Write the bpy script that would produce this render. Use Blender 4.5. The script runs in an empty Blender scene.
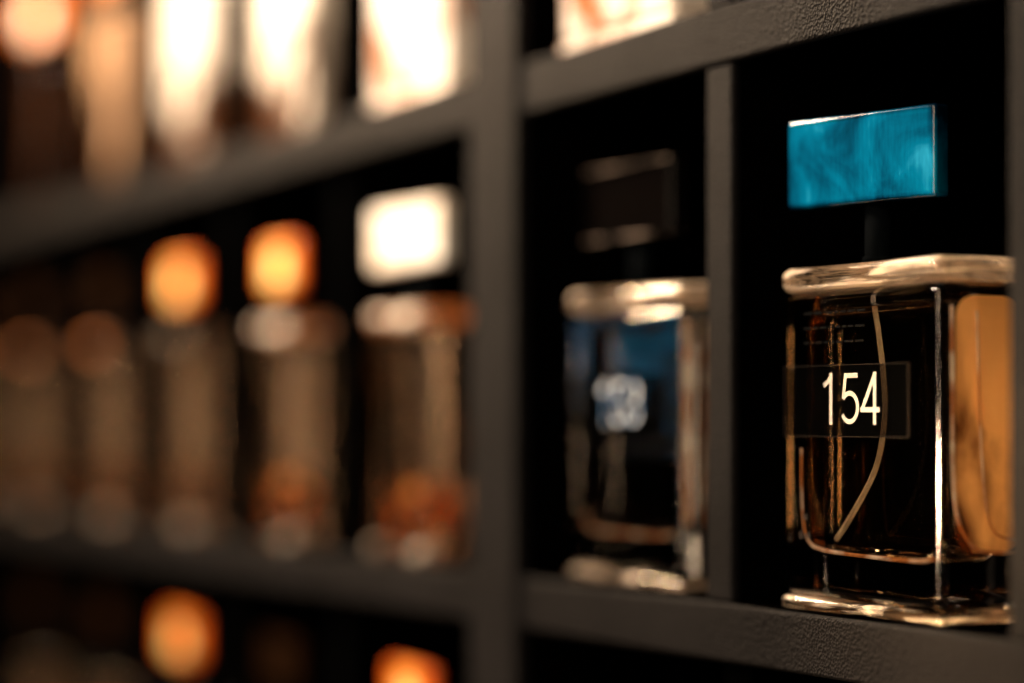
import bpy, bmesh, math, random
from mathutils import Vector, Matrix
random.seed(4)
S = bpy.context.scene
C = S.collection
W_, D_, H_ = .0648, .026, .0845
ZB = -.0469            # top of middle shelf board
PITCH = .1531
TH = .0148
FY = -.012             # front plane of the unit

# ---------------------------------------------------------------- materials
def mat(name, base, rough=.5, metal=0, trans=0, ior=1.5, coat=0, spec=.5, alpha=1):
    m = bpy.data.materials.new(name); m.use_nodes = True
    b = m.node_tree.nodes['Principled BSDF']
    b.inputs['Base Color'].default_value = (*base, 1)
    b.inputs['Roughness'].default_value = rough
    b.inputs['Metallic'].default_value = metal
    b.inputs['Transmission Weight'].default_value = trans
    b.inputs['IOR'].default_value = ior
    b.inputs['Coat Weight'].default_value = coat
    b.inputs['Coat Roughness'].default_value = .05
    b.inputs['Specular IOR Level'].default_value = spec
    b.inputs['Alpha'].default_value = alpha
    return m
def nodes(m): return m.node_tree.nodes, m.node_tree.links, m.node_tree.nodes['Principled BSDF']
def colour_noise(m, c1, c2, scale=(60,60,60), detail=5, lo=.35, hi=.65, rough=None, distortion=0, zgrad=None, trans_from=None):
    N, L, b = nodes(m)
    tc = N.new('ShaderNodeTexCoord'); mp = N.new('ShaderNodeMapping'); mp.inputs['Scale'].default_value = scale
    n = N.new('ShaderNodeTexNoise'); n.inputs['Scale'].default_value = 1; n.inputs['Detail'].default_value = detail
    n.inputs['Distortion'].default_value = distortion
    r = N.new('ShaderNodeValToRGB'); r.color_ramp.elements[0].position = lo; r.color_ramp.elements[1].position = hi
    r.color_ramp.elements[0].color = (*c1, 1); r.color_ramp.elements[1].color = (*c2, 1)
    L.new(tc.outputs['Object'], mp.inputs[0]); L.new(mp.outputs[0], n.inputs['Vector'])
    src = n.outputs[0]
    if zgrad:
        sp = N.new('ShaderNodeSeparateXYZ'); L.new(tc.outputs['Object'], sp.inputs[0])
        mr = N.new('ShaderNodeMapRange'); mr.inputs[1].default_value = zgrad[0]; mr.inputs[2].default_value = zgrad[1]
        mr.inputs[3].default_value = -zgrad[2]; mr.inputs[4].default_value = zgrad[2]
        L.new(sp.outputs['Z'], mr.inputs[0])
        ad = N.new('ShaderNodeMath'); ad.operation = 'ADD'; L.new(src, ad.inputs[0]); L.new(mr.outputs[0], ad.inputs[1]); src = ad.outputs[0]
    L.new(src, r.inputs[0]); L.new(r.outputs[0], b.inputs['Base Color'])
    if trans_from:      # clear where the noise is low, clouded where it is high
        q = N.new('ShaderNodeMapRange'); q.inputs[1].default_value = lo; q.inputs[2].default_value = hi
        q.inputs[3].default_value = trans_from[0]; q.inputs[4].default_value = trans_from[1]
        L.new(src, q.inputs[0]); L.new(q.outputs[0], b.inputs['Transmission Weight'])
    if rough:
        q = N.new('ShaderNodeMapRange'); q.inputs[3].default_value = rough[0]; q.inputs[4].default_value = rough[1]
        L.new(n.outputs[0], q.inputs[0]); L.new(q.outputs[0], b.inputs['Roughness'])
def core_glow_colour(m, c_core, c_edge, centre, r0, r1, mid=None):
    N, L, b = nodes(m)      # glow painted into the colour: hot centre, deeper rim
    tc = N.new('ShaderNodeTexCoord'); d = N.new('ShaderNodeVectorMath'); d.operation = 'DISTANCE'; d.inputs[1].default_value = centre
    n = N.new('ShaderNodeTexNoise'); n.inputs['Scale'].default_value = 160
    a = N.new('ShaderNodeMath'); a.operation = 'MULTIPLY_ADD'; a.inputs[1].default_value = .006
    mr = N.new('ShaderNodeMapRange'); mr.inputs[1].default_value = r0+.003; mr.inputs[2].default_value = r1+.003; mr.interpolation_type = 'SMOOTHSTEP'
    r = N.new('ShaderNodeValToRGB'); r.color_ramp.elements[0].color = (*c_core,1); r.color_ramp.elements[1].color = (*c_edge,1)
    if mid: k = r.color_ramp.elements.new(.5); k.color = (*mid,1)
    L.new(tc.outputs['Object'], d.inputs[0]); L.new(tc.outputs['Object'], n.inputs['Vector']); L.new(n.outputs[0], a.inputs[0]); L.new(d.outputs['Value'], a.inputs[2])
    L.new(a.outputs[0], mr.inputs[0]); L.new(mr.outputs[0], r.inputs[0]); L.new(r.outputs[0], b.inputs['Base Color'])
def bump(m, scale, strength, dist=.0002, kind='noise'):
    N, L, b = nodes(m)
    tc = N.new('ShaderNodeTexCoord')
    t = N.new('ShaderNodeTexNoise' if kind == 'noise' else 'ShaderNodeTexVoronoi'); t.inputs['Scale'].default_value = scale
    bp = N.new('ShaderNodeBump'); bp.inputs['Strength'].default_value = strength; bp.inputs['Distance'].default_value = dist
    L.new(tc.outputs['Object'], t.inputs['Vector']); L.new(t.outputs[0], bp.inputs['Height']); L.new(bp.outputs[0], b.inputs['Normal'])

leather = mat('grey_leatherette', (.03,.03,.03), .6, ior=1.12)
colour_noise(leather, (.0050,.0045,.0047), (.0102,.0093,.0096), (25,25,25), 6, .3, .7)
bump(leather, 1300, 1.0, .0004, 'vor')
shaded_leather = mat('shaded_leatherette', (.01,.01,.01), .8, ior=1.01, spec=0)
colour_noise(shaded_leather, (.0006,.0006,.0006), (.0013,.0013,.0013), (25,25,25), 6, .3, .7)  # darker leather copy, shade put into far and bottom divider fronts
shaded_inner = mat('shaded_interior', (.0005,.0004,.0004), .95, ior=1.01, spec=0)  # interior shade put into the colour, blacker than the leather
glass = mat('clear_glass', (1,1,1), .0, trans=1, ior=1.5)
bump(glass, 60, .03, .0006)
warm_glass = mat('warm_clear_glass', (1,.93,.85), .0, trans=1, ior=1.5)
edge_glass = mat('glint_streak_edge_glass', (1,.93,.86), .02, trans=1, ior=1.5)
colour_noise(edge_glass, (.97,.84,.70), (1,.78,.58), (38,38,400), 4, .48, .60, distortion=.4, trans_from=(1,.35))  # pale streaks painted as highlights along shoulder and base
bump(edge_glass, 90, .25, .0006)
low_edge = mat('low_edge_glass', (1,.93,.86), .0, trans=1, ior=1.5)
hazy_edge = mat('glint_patch_edge_glass', (1,.78,.60), .08, trans=.90, ior=1.5)
colour_noise(hazy_edge, (.3,.15,.08), (1,.85,.7), (110,110,110), 3, .48, .58, trans_from=(1,.70))  # pale patches painted as glints on the far bases
bright_edge = mat('shoulder_glint_glass', (1,.70,.45), .1, trans=.55, ior=1.5)
colour_noise(bright_edge, (.50,.15,.03), (1,.88,.74), (70,70,110), 3, .44, .56, trans_from=(.92,.25))  # bright patches painted as the glint under the cap
hazy = mat('glint_patch_glass', (.7,.5,.4), .03, trans=.994, ior=1.5)
colour_noise(hazy, (.8,.5,.3), (1,.66,.40), (210,210,30), 3, .55, .64, trans_from=(1,.95))  # clouded patches painted as broken amber glints
amber = mat('amber_perfume', (1,.72,.42), 0, trans=1, ior=.91)
low_amber = mat('amber_perfume_glow', (1,.33,.06), 0, trans=.7, ior=.91)
colour_noise(low_amber, (.9,.35,.08), (1,.58,.20), (150,70,110), 3, .52, .60, trans_from=(1,.40))  # amber liquid with clouded orange patches painted as base glow
low_brown = mat('brown_perfume', (1,.5,.3), 0, trans=.92, ior=.91)
colour_noise(low_brown, (.8,.5,.3), (1,.66,.42), (150,70,110), 3, .52, .62, trans_from=(1,.80))
clear_liq = mat('clear_perfume', (1,.95,.9), 0, trans=1, ior=.91)
cream_glow_body = mat('frosted_cream_glow_glass', (.85,.70,.55), .18, trans=.15, coat=.6)
colour_noise(cream_glow_body, (.40,.14,.045), (.98,.89,.79), (50,50,30), 5, .38, .50)  # cream blotches painted for light refracted inside the bottle
dimmed_base_body = mat('frosted_dimmed_base_glass', (.85,.70,.55), .18, trans=.15, coat=.6)
colour_noise(dimmed_base_body, (.06,.021,.008), (.98,.86,.72), (70,70,40), 5, .38, .60, zgrad=(.005,.055,.17))  # dimming of the lower body painted as a brown base
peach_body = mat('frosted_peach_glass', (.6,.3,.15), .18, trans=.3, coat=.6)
colour_noise(peach_body, (.025,.008,.003), (.85,.52,.30), (100,100,18), 4, .44, .66, zgrad=(.01,.08,.16))  # peach streaks, with dimming towards the base painted in
dark_body = mat('dark_brown_glass', (.08,.04,.02), .1, trans=.5, coat=.3)
colour_noise(dark_body, (.003,.001,.0006), (.08,.03,.013), (110,110,12), 4, .50, .66)
teal = mat('teal_cap', (.0,.3,.6), .16, coat=.8)
def teal_nodes():
    N, L, b = nodes(teal)
    tc = N.new('ShaderNodeTexCoord')
    def nz(sc, det, dis=0):
        mp = N.new('ShaderNodeMapping'); mp.inputs['Scale'].default_value = sc
        n = N.new('ShaderNodeTexNoise'); n.inputs['Scale'].default_value = 1; n.inputs['Detail'].default_value = det; n.inputs['Distortion'].default_value = dis
        L.new(tc.outputs['Object'], mp.inputs[0]); L.new(mp.outputs[0], n.inputs['Vector']); return n
    def math_(op, *ins):
        m = N.new('ShaderNodeMath'); m.operation = op
        for i, v in enumerate(ins):
            if isinstance(v, (int, float)): m.inputs[i].default_value = v
            else: L.new(v, m.inputs[i])
        return m.outputs[0]
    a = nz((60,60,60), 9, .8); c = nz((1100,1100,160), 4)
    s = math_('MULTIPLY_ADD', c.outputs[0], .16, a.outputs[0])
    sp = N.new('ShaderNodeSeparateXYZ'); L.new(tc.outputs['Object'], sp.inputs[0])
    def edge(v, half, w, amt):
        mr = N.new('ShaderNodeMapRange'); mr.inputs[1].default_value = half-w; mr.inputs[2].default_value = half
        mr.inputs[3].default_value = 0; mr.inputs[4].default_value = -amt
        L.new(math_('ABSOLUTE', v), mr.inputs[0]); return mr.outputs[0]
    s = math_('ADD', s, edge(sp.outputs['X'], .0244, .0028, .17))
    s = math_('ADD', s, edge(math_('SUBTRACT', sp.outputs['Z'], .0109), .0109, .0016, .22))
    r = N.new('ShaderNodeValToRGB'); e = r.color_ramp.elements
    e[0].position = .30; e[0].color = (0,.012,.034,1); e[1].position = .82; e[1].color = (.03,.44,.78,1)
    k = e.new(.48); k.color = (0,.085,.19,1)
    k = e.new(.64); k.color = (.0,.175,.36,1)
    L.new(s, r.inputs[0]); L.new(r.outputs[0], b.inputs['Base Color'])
    bp = N.new('ShaderNodeBump'); bp.inputs['Strength'].default_value = .25; bp.inputs['Distance'].default_value = .0004
    L.new(a.outputs[0], bp.inputs['Height']); L.new(bp.outputs[0], b.inputs['Normal'])
teal_nodes()
black_cap = mat('black_cap', (.0022,.0016,.0014), .15, spec=.3)
cap_glint_m = mat('cap_edge_glint', (.5,.38,.3), .4)
colour_noise(cap_glint_m, (.004,.003,.002), (.42,.32,.26), (150,150,150), 3, .42, .62)
dark_cap = mat('dark_cap', (.010,.004,.0015), .6, ior=1.05)
cream_cap = mat('cream_cap', (.9,.75,.58), .3, coat=.6)
colour_noise(cream_cap, (.93,.78,.62), (.98,.93,.85), (60,60,60))
gold_cap = mat('gold_cap', (.9,.34,.07), .35, coat=.2)
core_glow_colour(gold_cap, (1,.90,.42), (.70,.10,.003), (0,0,.008), .002, .0150, (1,.40,.05))  # hot centre painted into the orange cap
glow_cap = mat('painted_glow_orange_cap', (.9,.6,.3), .35, coat=.2)
core_glow_colour(glow_cap, (1,.97,.90), (.95,.22,.02), (0,0,.009), .008, .0155)  # white glow painted at the cap centre
bronze = mat('shoulder_glow_glass', (.2,.07,.02), .3, coat=.3)
core_glow_colour(bronze, (.55,.18,.05), (.012,.004,.001), (0,0,.080), .003, .016)  # lit spot painted onto the shoulder
pump_m = mat('dark_pump', (.0010,.0015,.0019), .8, ior=1.05)
tube_m = mat('clear_tube', (.97,.94,.92), .06, trans=.80, ior=1.3)
label_m = mat('black_label', (.001,.001,.001), .9, ior=1.01, spec=0, alpha=.38)
white_ink = mat('white_ink', (.40,.37,.34), .7, ior=1.05)
mottled_ink = mat('blue_white_ink', (.30,.34,.38), .7, ior=1.05)
colour_noise(mottled_ink, (.01,.10,.26), (.80,.88,.98), (200,200,200), 3, .42, .52)  # ink mottled from blue to near white
grey_ink = mat('grey_ink', (.006,.006,.006), .9, ior=1.01)
blue_sheen = mat('blue_sheen', (.02,.2,.35), .4)
colour_noise(blue_sheen, (.0,.003,.010), (.0,.22,.74), (85,85,85), 6, .38, .70, distortion=.6, zgrad=(.040,.078,.19))  # blue reflection painted as colour, fading downwards
label_edge = mat('label_edge', (.012,.010,.009), .8, ior=1.02)
print_ink = mat('print_ink', (.05,.04,.035), .8, ior=1.05)
amber_glow = mat('amber_glow_film', (.8,.35,.1), .15, coat=.8)
colour_noise(amber_glow, (.06,.010,.0005), (1,.50,.16), (20,55,24), 7, .40, .66, distortion=.5, zgrad=(.010,.066,.15))  # amber glow painted in, brighter at the top
bump(amber_glow, 90, .8, .0014)
glint = mat('inner_wall_glint', (1,.75,.5), .1, trans=.5, ior=1.4)
colour_noise(glint, (.5,.18,.05), (1,.84,.66), (90,90,90), 4, .42, .58)

# ---------------------------------------------------------------- helpers
def obj(name, bm, m, parent=None, smooth=False, wn=False):
    me = bpy.data.meshes.new(name); bm.to_mesh(me); bm.free()
    me.materials.append(m)
    if smooth:
        for p in me.polygons: p.use_smooth = True
    o = bpy.data.objects.new(name, me); C.objects.link(o)
    if parent: o.parent = parent
    if wn:
        w = o.modifiers.new('wn', 'WEIGHTED_NORMAL'); w.weight = 100; w.mode = 'FACE_AREA'
    return o
def box(x0,x1,y0,y1,z0,z1, bev=0, seg=4, bm=None):
    bm = bm or bmesh.new()
    r = bmesh.ops.create_cube(bm, size=1)
    for v in r['verts']:
        v.co = Vector(((x0+x1)/2+v.co.x*(x1-x0), (y0+y1)/2+v.co.y*(y1-y0), (z0+z1)/2+v.co.z*(z1-z0)))
    if bev:
        es = list({e for v in r['verts'] for e in v.link_edges})
        bmesh.ops.bevel(bm, geom=es, offset=bev, segments=seg, profile=.5, affect='EDGES')
    return bm
def round_plate(x, y0, y1, z0, z1, r, t=.0003, n=8):
    pts = []
    for cy, cz, a0 in ((y1-r,z1-r,0),(y0+r,z1-r,90),(y0+r,z0+r,180),(y1-r,z0+r,270)):
        for i in range(n+1):
            a = math.radians(a0+90*i/n); pts.append((cy+r*math.cos(a), cz+r*math.sin(a)))
    bm = bmesh.new(); A = [bm.verts.new((x,p,q)) for p,q in pts]; B = [bm.verts.new((x+t,p,q)) for p,q in pts]
    bm.faces.new(A); bm.faces.new(B[::-1]); k = len(A)
    for i in range(k): bm.faces.new((A[i],B[i],B[(i+1)%k],A[(i+1)%k]))
    bmesh.ops.recalc_face_normals(bm, faces=bm.faces); return bm
def lathe(prof, n=32, bm=None):
    bm = bm or bmesh.new(); rings = []
    for r, z in prof:
        rings.append([bm.verts.new((r*math.cos(2*math.pi*i/n), r*math.sin(2*math.pi*i/n), z)) for i in range(n)])
    for a, b in zip(rings, rings[1:]):
        for i in range(n): bm.faces.new((a[i], a[(i+1)%n], b[(i+1)%n], b[i]))
    bm.faces.new(rings[0][::-1]); bm.faces.new(rings[-1])
    return bm
def tube(pts, r, n=16, ref=(0,1,0)):
    P = [Vector(p) for p in pts]; Q = []
    for i in range(len(P)-1):
        p0 = P[max(i-1,0)]; p1 = P[i]; p2 = P[i+1]; p3 = P[min(i+2,len(P)-1)]
        for k in range(8):
            t = k/8
            Q.append(.5*((2*p1)+(-p0+p2)*t+(2*p0-5*p1+4*p2-p3)*t*t+(-p0+3*p1-3*p2+p3)*t**3))
    Q.append(P[-1]); bm = bmesh.new(); rings = []
    for i, q in enumerate(Q):
        d = (Q[min(i+1,len(Q)-1)]-Q[max(i-1,0)]).normalized()
        a = Vector(ref); b = d.cross(a).normalized(); a = b.cross(d)
        rings.append([bm.verts.new(q + r*(math.cos(2*math.pi*k/n)*a+math.sin(2*math.pi*k/n)*b)) for k in range(n)])
    for A, B in zip(rings, rings[1:]):
        for i in range(n): bm.faces.new((A[i], A[(i+1)%n], B[(i+1)%n], B[i]))
    bm.faces.new(rings[0][::-1]); bm.faces.new(rings[-1])
    bmesh.ops.recalc_face_normals(bm, faces=bm.faces)
    return bm
def text(name, s, size, m, parent, loc):
    cu = bpy.data.curves.new(name, 'FONT'); cu.body = s; cu.size = size; cu.extrude = .00004
    cu.align_x = 'CENTER'; cu.align_y = 'CENTER'; cu.resolution_u = 6
    t = bpy.data.objects.new(name, cu); C.objects.link(t)
    bpy.context.view_layer.update()
    me = bpy.data.meshes.new_from_object(t.evaluated_get(bpy.context.evaluated_depsgraph_get()))
    bpy.data.objects.remove(t)
    for v in me.vertices:
        x, y, z = v.co; v.co = (x, -z, y)
    me.materials.clear(); me.materials.append(m)
    o = bpy.data.objects.new(name, me); C.objects.link(o); o.parent = parent; o.location = loc
    return o
def arc(cx, cy, rx, ry, a0, a1, n=20):
    return [(cx+rx*math.cos(math.radians(a0+(a1-a0)*i/n)), cy+ry*math.sin(math.radians(a0+(a1-a0)*i/n))) for i in range(n+1)]
DIG = {   # unit height strokes of a plain narrow sans-serif
 '1': [[(.33,0),(.33,1)], [(.33,.93),(.25,.84),(.10,.76)]],
 '5': [[(.54,.945),(.16,.945),(.09,.50)] , [(.09,.50)]+arc(.29,.33,.255,.275,125,-150)],
 '4': [[(.43,0),(.43,1)], [(.43,.95),(.05,.29),(.05,.285)], [(.0,.285),(.58,.285)]],
 '3': [arc(.28,.74,.20,.20,165,-90), arc(.28,.31,.245,.255,90,-165)],
}
def digits(name, s, h, width, m, parent, loc):
    bm = bmesh.new(); adv = .64; w = .092; total = adv*(len(s)-1)+.58; lay = 0
    sx = width/(total*h)
    for i, ch in enumerate(s):
        for st in DIG[ch]:
            P = [Vector(((p[0]+i*adv-total/2)*sx, p[1]-.5)) for p in st]; L = []; R = []
            for k, p in enumerate(P):
                a = (P[k]-P[k-1]).normalized() if k else (P[1]-P[0]).normalized()
                b = (P[k+1]-P[k]).normalized() if k < len(P)-1 else a
                t = (a+b).normalized(); n = Vector((-t.y, t.x)); f = min(1/max(n.dot(Vector((-a.y,a.x))),.5),1.6)
                L.append(p+n*w/2*f); R.append(p-n*w/2*f)
            y0 = -lay*.000012; lay += 1
            vl = [bm.verts.new((q.x*h, y0, q.y*h)) for q in L]; vr = [bm.verts.new((q.x*h, y0, q.y*h)) for q in R]
            for k in range(len(P)-1): bm.faces.new((vl[k], vr[k], vr[k+1], vl[k+1]))
    o = obj(name, bm, m, parent); o.location = loc; return o
def frame_bm(x0,x1,z0,z1,w,y0,y1):
    bm = bmesh.new()
    box(x0,x1,y0,y1,z0,z0+w,bm=bm); box(x0,x1,y0,y1,z1-w,z1,bm=bm)
    box(x0,x0+w,y0,y1,z0+w,z1-w,bm=bm); box(x1-w,x1,y0,y1,z0+w,z1-w,bm=bm)
    return bm

# ---------------------------------------------------------------- display shelf
unit = bpy.data.objects.new('display_shelf', None); C.objects.link(unit); unit.location = (-.66, FY, ZB-PITCH-TH)
unit['label'] = 'black leatherette covered display shelf with compartments holding all the bottles'; unit['category'] = 'shelf'
INV = Matrix.Translation(-Vector(unit.location))
def part(name, bm, m, parent=unit):
    bmesh.ops.transform(bm, matrix=INV, verts=bm.verts)
    return obj(name, bm, m, parent, smooth=True, wn=True)
LEFT, RIGHT, BACK = -2.0, -.06, .12
UA, UB = -.6745, -.6432
tops = [ZB-PITCH, ZB, ZB+PITCH, ZB+2*PITCH]
part('back_panel', box(LEFT, RIGHT, BACK, BACK+.01, tops[0]-TH, tops[3]), shaded_inner)
u = part('upright', box(UA+.0005,UB-.0005,FY+.003,BACK, tops[0]-TH, tops[3]), shaded_inner)
part('front_trim', box(UA,UB,FY-.0015,FY+.003,tops[0]-TH,tops[3],.0012,3), leather, u)
for z in tops:
    for a, b in ((LEFT,UA),(UB,RIGHT)):
        s = part('shelf_board', box(a,b,FY+.003,BACK,z-TH+.0004,z-.0002), shaded_inner)
        part('front_trim', box(a+.0002,b-.0002,FY,FY+.003,z-TH,z,.0011,3), leather, s)
thin = [(-.5376,-.5252),(-.4137,-.4005),(-.284,-.271),(-.17,-.157)] + [(-.797-.116*k-.006, -.797-.116*k+.006) for k in range(9)]
for k in range(3):
    for a, b in thin:
        z0, z1 = tops[k], tops[k+1]-TH
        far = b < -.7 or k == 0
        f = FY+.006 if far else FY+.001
        d = part('divider', box(a+.0004,b-.0004,f+.003,BACK,z0,z1), shaded_inner)
        part('front_trim', box(a,b,f,f+.003,z0+.0002,z1-.0002,.001,3), shaded_leather if far else leather, d)

# ---------------------------------------------------------------- bottles
meshcache = {}
def bottle(x, z, yoff, cap_m, liq, body_m, label, detail=0, cap_w=.0505, cap_rot=0, neck_dx=-.003, cap_dx=0, low=False,
           w=W_, dep=D_, edge=None, sh=None, tube_on=True, cap_h=.0218, cap_z=.0993, cap_b=.0009):
    t = bpy.data.objects.new('perfume_bottle', None); C.objects.link(t)
    t.location = (x, yoff, z)
    t['label'] = label; t['category'] = 'perfume bottle'; t['group'] = 'perfume bottles standing in the display shelf'
    def cached(key, fn):
        key = (key, w, dep)
        if key in meshcache:
            src = meshcache[key]; o = src.copy(); C.objects.link(o); o.parent = t; return o
        o = fn(); meshcache[key] = o; return o
    ym = min(.011, dep/2); bz = .0032 if edge is edge_glass else .0050
    cached(('g', body_m.name, bz), lambda: obj('glass_body', box(-w/2,w/2,0,dep,bz+.0002,H_-.0062,.0030,7), body_m, t, True, True))
    em = edge or body_m; sm = sh or em
    cached(('sh', sm.name), lambda: obj('shoulder', box(-w/2-.0004,w/2+.0004,-.0008,dep+.0004,H_-.0060,H_,.0028,7), sm, t, True, True))
    cached(('ba', em.name, bz), lambda: obj('base', box(-w/2-.0002,w/2+.0002,-.0004,dep+.0002,.0002,bz,.0013,6), em, t, True, True))
    if liq:
        top = .027 if low else H_-.0095
        mg = .0062 if w > .05 else .0045
        cached(('l', liq.name), lambda: obj('perfume_liquid', box(-w/2+mg,w/2-mg,.0035,dep-.0035,.0090 if low else .0140,top,.0062,8), liq, t, True, True))
        y = ym
        if detail:
            obj('dip_tube', tube([(-.001,y,.0810),(-.0002,y,.0735),(.0012,y,.067),(.0030,y,.0573),(.0034,y,.047),(-.0010,y,.034),(-.0165,y,.0172)], .00092), tube_m, t, True)
        elif tube_on:
            cached('tube', lambda: obj('dip_tube', tube([(0,y,.072),(.001,y,.055),(.003,y,.035),(.005,y,.0280 if low else .0185)], .0017), tube_m, t, True))
    nh = cap_z-H_+.0004
    o = cached(('neck', cap_z), lambda: obj('neck', lathe([(.0034,.0003),(.0040,.0006),(.0040,.0018),(.0034,.0022),(.0034,nh)]), pump_m, t, True, True))
    o.location = (neck_dx, ym, H_)
    cw, ch, cd = cap_w, cap_h, .0052
    c = cached(('c', cap_m.name, cap_w), lambda: obj('cap', box(-cw/2,cw/2,-cd/2,cd/2,0,ch,cap_b,4), cap_m, t, True, True))
    c.location = (neck_dx+cap_dx, ym-.003, cap_z); c.rotation_euler = (0,0,cap_rot)
    if cap_m is black_cap:
        bm = box(-cw/2+.001,cw/2-.001,-cd/2-.0003,-cd/2+.0001,ch-.0010,ch-.0005); box(-cw/2+.001,cw/2-.010,-cd/2-.0003,-cd/2+.0001,.0005,.0009,bm=bm)
        obj('cap_edge_glint', bm, cap_glint_m, c)  # thin added strips painted as highlights on the cap edges
    return t
MID, UP, LOW = ZB, ZB+PITCH, ZB-PITCH
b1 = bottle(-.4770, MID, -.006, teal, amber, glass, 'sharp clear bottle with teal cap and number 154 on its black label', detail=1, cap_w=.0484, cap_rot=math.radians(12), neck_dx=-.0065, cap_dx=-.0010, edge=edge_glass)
b2 = bottle(-.601, MID, 0, black_cap, clear_liq, warm_glass, 'clear square bottle with glossy black cap and blue sheen, beside the thick upright', neck_dx=-.008, edge=edge_glass, tube_on=False)
NW = .033
rowM = [(-.747, cream_cap, .054, .048, bright_edge, low_amber, 'middle row bottle with bright cream cap, directly left of the thick upright'),
        (-.866, gold_cap, .029, NW, bright_edge, low_amber, 'middle row bottle with orange cap, next left of the cream capped bottle'),
        (-.983, gold_cap, .029, NW, None, low_brown, 'middle row bottle with orange cap, third to the left of the thick upright'),
        (-1.095, dark_cap, .029, NW, bronze, low_brown, 'middle row bottle with bronze glow painted on its shoulder, fourth to the left of the thick upright'),
        (-1.211, dark_cap, .029, NW, bronze, low_brown, 'middle row bottle with bronze glow painted on its shoulder, fifth to the left of the thick upright'),
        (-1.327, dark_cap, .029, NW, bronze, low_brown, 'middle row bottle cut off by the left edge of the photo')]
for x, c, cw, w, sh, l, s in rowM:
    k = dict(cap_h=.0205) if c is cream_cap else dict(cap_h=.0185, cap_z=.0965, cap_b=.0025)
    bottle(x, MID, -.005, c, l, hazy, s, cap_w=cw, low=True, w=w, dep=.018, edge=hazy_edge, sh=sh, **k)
rowU = [(-.601, cream_cap, cream_glow_body, W_, 'bottle with painted cream glow in the top row right of the thick upright'),
        (-.744, cream_cap, cream_glow_body, .060, 'bottle with bright painted cream glow in the top row directly left of the thick upright'),
        (-.862, cream_cap, dimmed_base_body, .048, 'bottle with bright painted cream glow in the top row, second to the left of the thick upright'),
        (-.979, gold_cap, dimmed_base_body, .037, 'pale bottle in the top row, third to the left of the thick upright'),
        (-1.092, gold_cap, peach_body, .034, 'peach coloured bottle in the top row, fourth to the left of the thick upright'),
        (-1.212, glow_cap, dark_body, .038, 'top row bottle at the left edge with a round looking cap and painted glow'),]
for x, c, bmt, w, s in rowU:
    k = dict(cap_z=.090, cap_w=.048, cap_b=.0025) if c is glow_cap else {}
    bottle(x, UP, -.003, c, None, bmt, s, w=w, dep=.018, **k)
rowL = [(-.745, gold_cap, 'bottom row bottle with orange cap directly left of the thick upright'),
        (-.866, dark_cap, 'bottom row bottle with black cap between the two orange capped ones'),
        (-.983, gold_cap, 'bottom row bottle with orange cap, third to the left of the thick upright'),
        (-1.095, dark_cap, 'bottom row bottle with dark cap, fourth to the left of the thick upright'),
        (-1.211, dark_cap, 'bottom row bottle with dark cap at the left edge')]
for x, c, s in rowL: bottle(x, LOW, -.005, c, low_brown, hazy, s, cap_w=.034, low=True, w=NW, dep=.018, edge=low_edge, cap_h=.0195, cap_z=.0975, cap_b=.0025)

def number_label(b, s, lx0, lx1, z0, z1, tx, tz, border, ink):
    l = obj('number_label', box(lx0,lx1,-.0004,-.0001,z0,z1), label_m, b)
    l['label'] = 'black see-through label with number %s' % s
    if border: obj('label_border', frame_bm(lx0-.0002,lx1+.0002,z0-.0002,z1+.0002,.0002,-.0006,-.00005), label_edge, l)
    digits('number', s, .0124, .0245, ink, l, (tx,-.0008,tz))
number_label(b1, '154', -.0303, .0210, .0430, .0600, -.0018, .0520, True, white_ink)
number_label(b2, '153', -.0300, .0225, .0425, .0600, -.0010, .0518, False, mottled_ink)
bm = bmesh.new()
for r in range(3):
    x = -.022
    while x < .002:
        w = random.uniform(.0015,.004); box(x,min(x+w,.004),-.0004,-.0001,.0655+.0036*r,.0660+.0036*r,bm=bm); x += w+.0008
obj('printed_lines', bm, grey_ink, b1)
text('volume_print', 'N', .0026, print_ink, b1, (-.0215,-.0004,.0230))
text('volume_print', '0 ml', .0026, print_ink, b1, (-.0215,-.0004,.0185))
obj('amber_glow_panel', round_plate(.0268,.0070,D_-.0008,.0165,H_-.009,.005), amber_glow, b1)  # added panel, its colour stands in for amber light in the side
def glint_part(pts, r, ref, b=b1): return obj('inner_wall_glint', tube(pts, r, 10, ref), glint, b, True)  # added pale tubes standing in for bright streaks in the glass
glint_part([(.0285,.0052,.073),(.0285,.0054,.055),(.0285,.0056,.035),(.0285,.0070,.024),(.0285,.0115,.0178),(.0285,.0165,.0165),(.0285,.0240,.0163)], .00045, (1,0,0))
glint_part([(.0280,.0125,.072),(.0280,.0130,.055),(.0280,.0138,.040),(.0280,.0150,.028),(.0280,.0175,.021),(.0280,.0240,.0190)], .00028, (1,0,0))
glint_part([(-.0252,.0024,.040),(-.0250,.0024,.030),(-.0244,.0024,.022),(-.0222,.0024,.0172),(-.0170,.0024,.0154),(-.005,.0024,.0147),(.012,.0024,.0144),(.0240,.0024,.0145),(.0275,.0035,.0152)], .00050, (0,1,0))
obj('blue_sheen_panel', box(-.031,.012,D_+.0006,D_+.0009,.036,.082), blue_sheen, b2)  # added panel standing in for a blue reflection
glint_part([(-.0250,.0024,.020),(-.0220,.0024,.0160),(-.0150,.0024,.0148),(.018,.0024,.0146),(.0262,.0024,.0158)], .00050, (0,1,0), b2)
glint_part([(.0292,.0036,.074),(.0292,.0036,.050),(.0292,.0038,.018)], .00060, (0,1,0), b2)
glint_part([(.0290,.0085,.074),(.0290,.0088,.050),(.0290,.0095,.018)], .00045, (0,1,0), b2)

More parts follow.
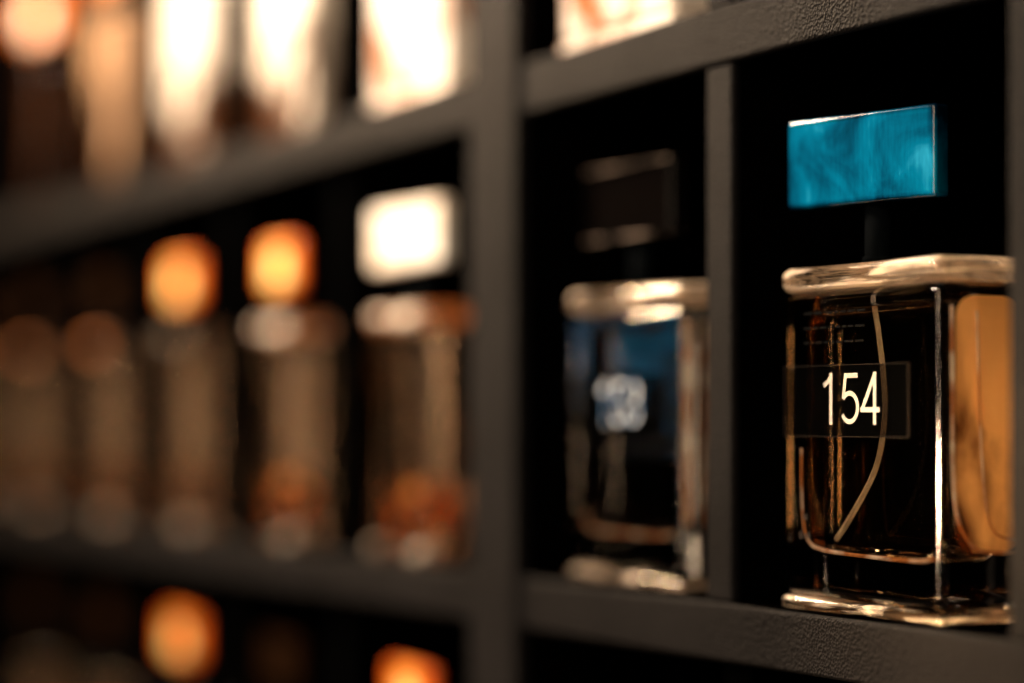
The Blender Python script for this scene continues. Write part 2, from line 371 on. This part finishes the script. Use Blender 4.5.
# ---------------------------------------------------------------- lamps
def lamp(loc, target, size, energy, col, sy=None, spread=None):
    l = bpy.data.lights.new('key_or_added_lamp', 'AREA'); l.size = size; l.energy = energy; l.color = col
    if sy: l.shape = 'RECTANGLE'; l.size_y = sy
    else: l.shape = 'DISK'
    if spread: l.spread = math.radians(spread)
    o = bpy.data.objects.new('key_or_added_lamp', l); C.objects.link(o); o.location = loc
    o.rotation_euler = (Vector(target)-Vector(loc)).to_track_quat('-Z','Y').to_euler()
    return o
lamp((-.86,-.26,.39), (-.88,0,.14), .12, 10, (1,.78,.58))
lamp((-1.24,-.18,.40), (-1.22,0,.22), .08, 5, (1,.74,.46))  # added to brighten the upper left caps
lamp((-1.6,-.26,.50), (-.5,0,.04), .12, 8, (1,.66,.38))  # added rim lamp for shoulder highlights
lamp((-1.4,-.16,-.55), (-.5,0,-.04), .12, .6, (1,.66,.38))  # added low lamp for glints on the bottom edges
lamp((-.12,-.95,.20), (-.48,0,.06), .07, 5, (1,.75,.51), .7)  # added tall strip for vertical edge highlights
lamp((-.42,-.60,.42), (-.5,0,.03), .05, 3, (1,.76,.54))  # added small lamp for glass glints
lamp((-.30,-.60,-.32), (-.5,0,-.03), .05, .5, (1,.72,.48))  # added small lamp for glints at the base
lamp((-.20,-.55,-.03), (-.440,.008,-.015), .05, .12, (1,.66,.34), spread=12)  # added narrow beam to brighten the amber side face

w = bpy.data.worlds.new('World'); S.world = w; w.use_nodes = True
w.node_tree.nodes['Background'].inputs[0].default_value = (.02,.014,.01,1)
w.node_tree.nodes['Background'].inputs[1].default_value = .03
S.view_settings.view_transform = 'Standard'; S.view_settings.look = 'None'; S.view_settings.exposure = 0

cam = bpy.data.cameras.new('camera'); co = bpy.data.objects.new('camera', cam); C.objects.link(co); S.camera = co
cam.lens = 85; cam.sensor_width = 36; cam.shift_y = 78.5/1024; cam.clip_start = .01; cam.clip_end = 50
th = math.radians(26.7)
co.location = (0,-.3377,0)
d = Vector((-math.cos(th), math.sin(th), 0)); co.rotation_euler = d.to_track_quat('-Z','Y').to_euler()
cam.dof.use_dof = True; cam.dof.focus_distance = .576; cam.dof.aperture_fstop = 2.8
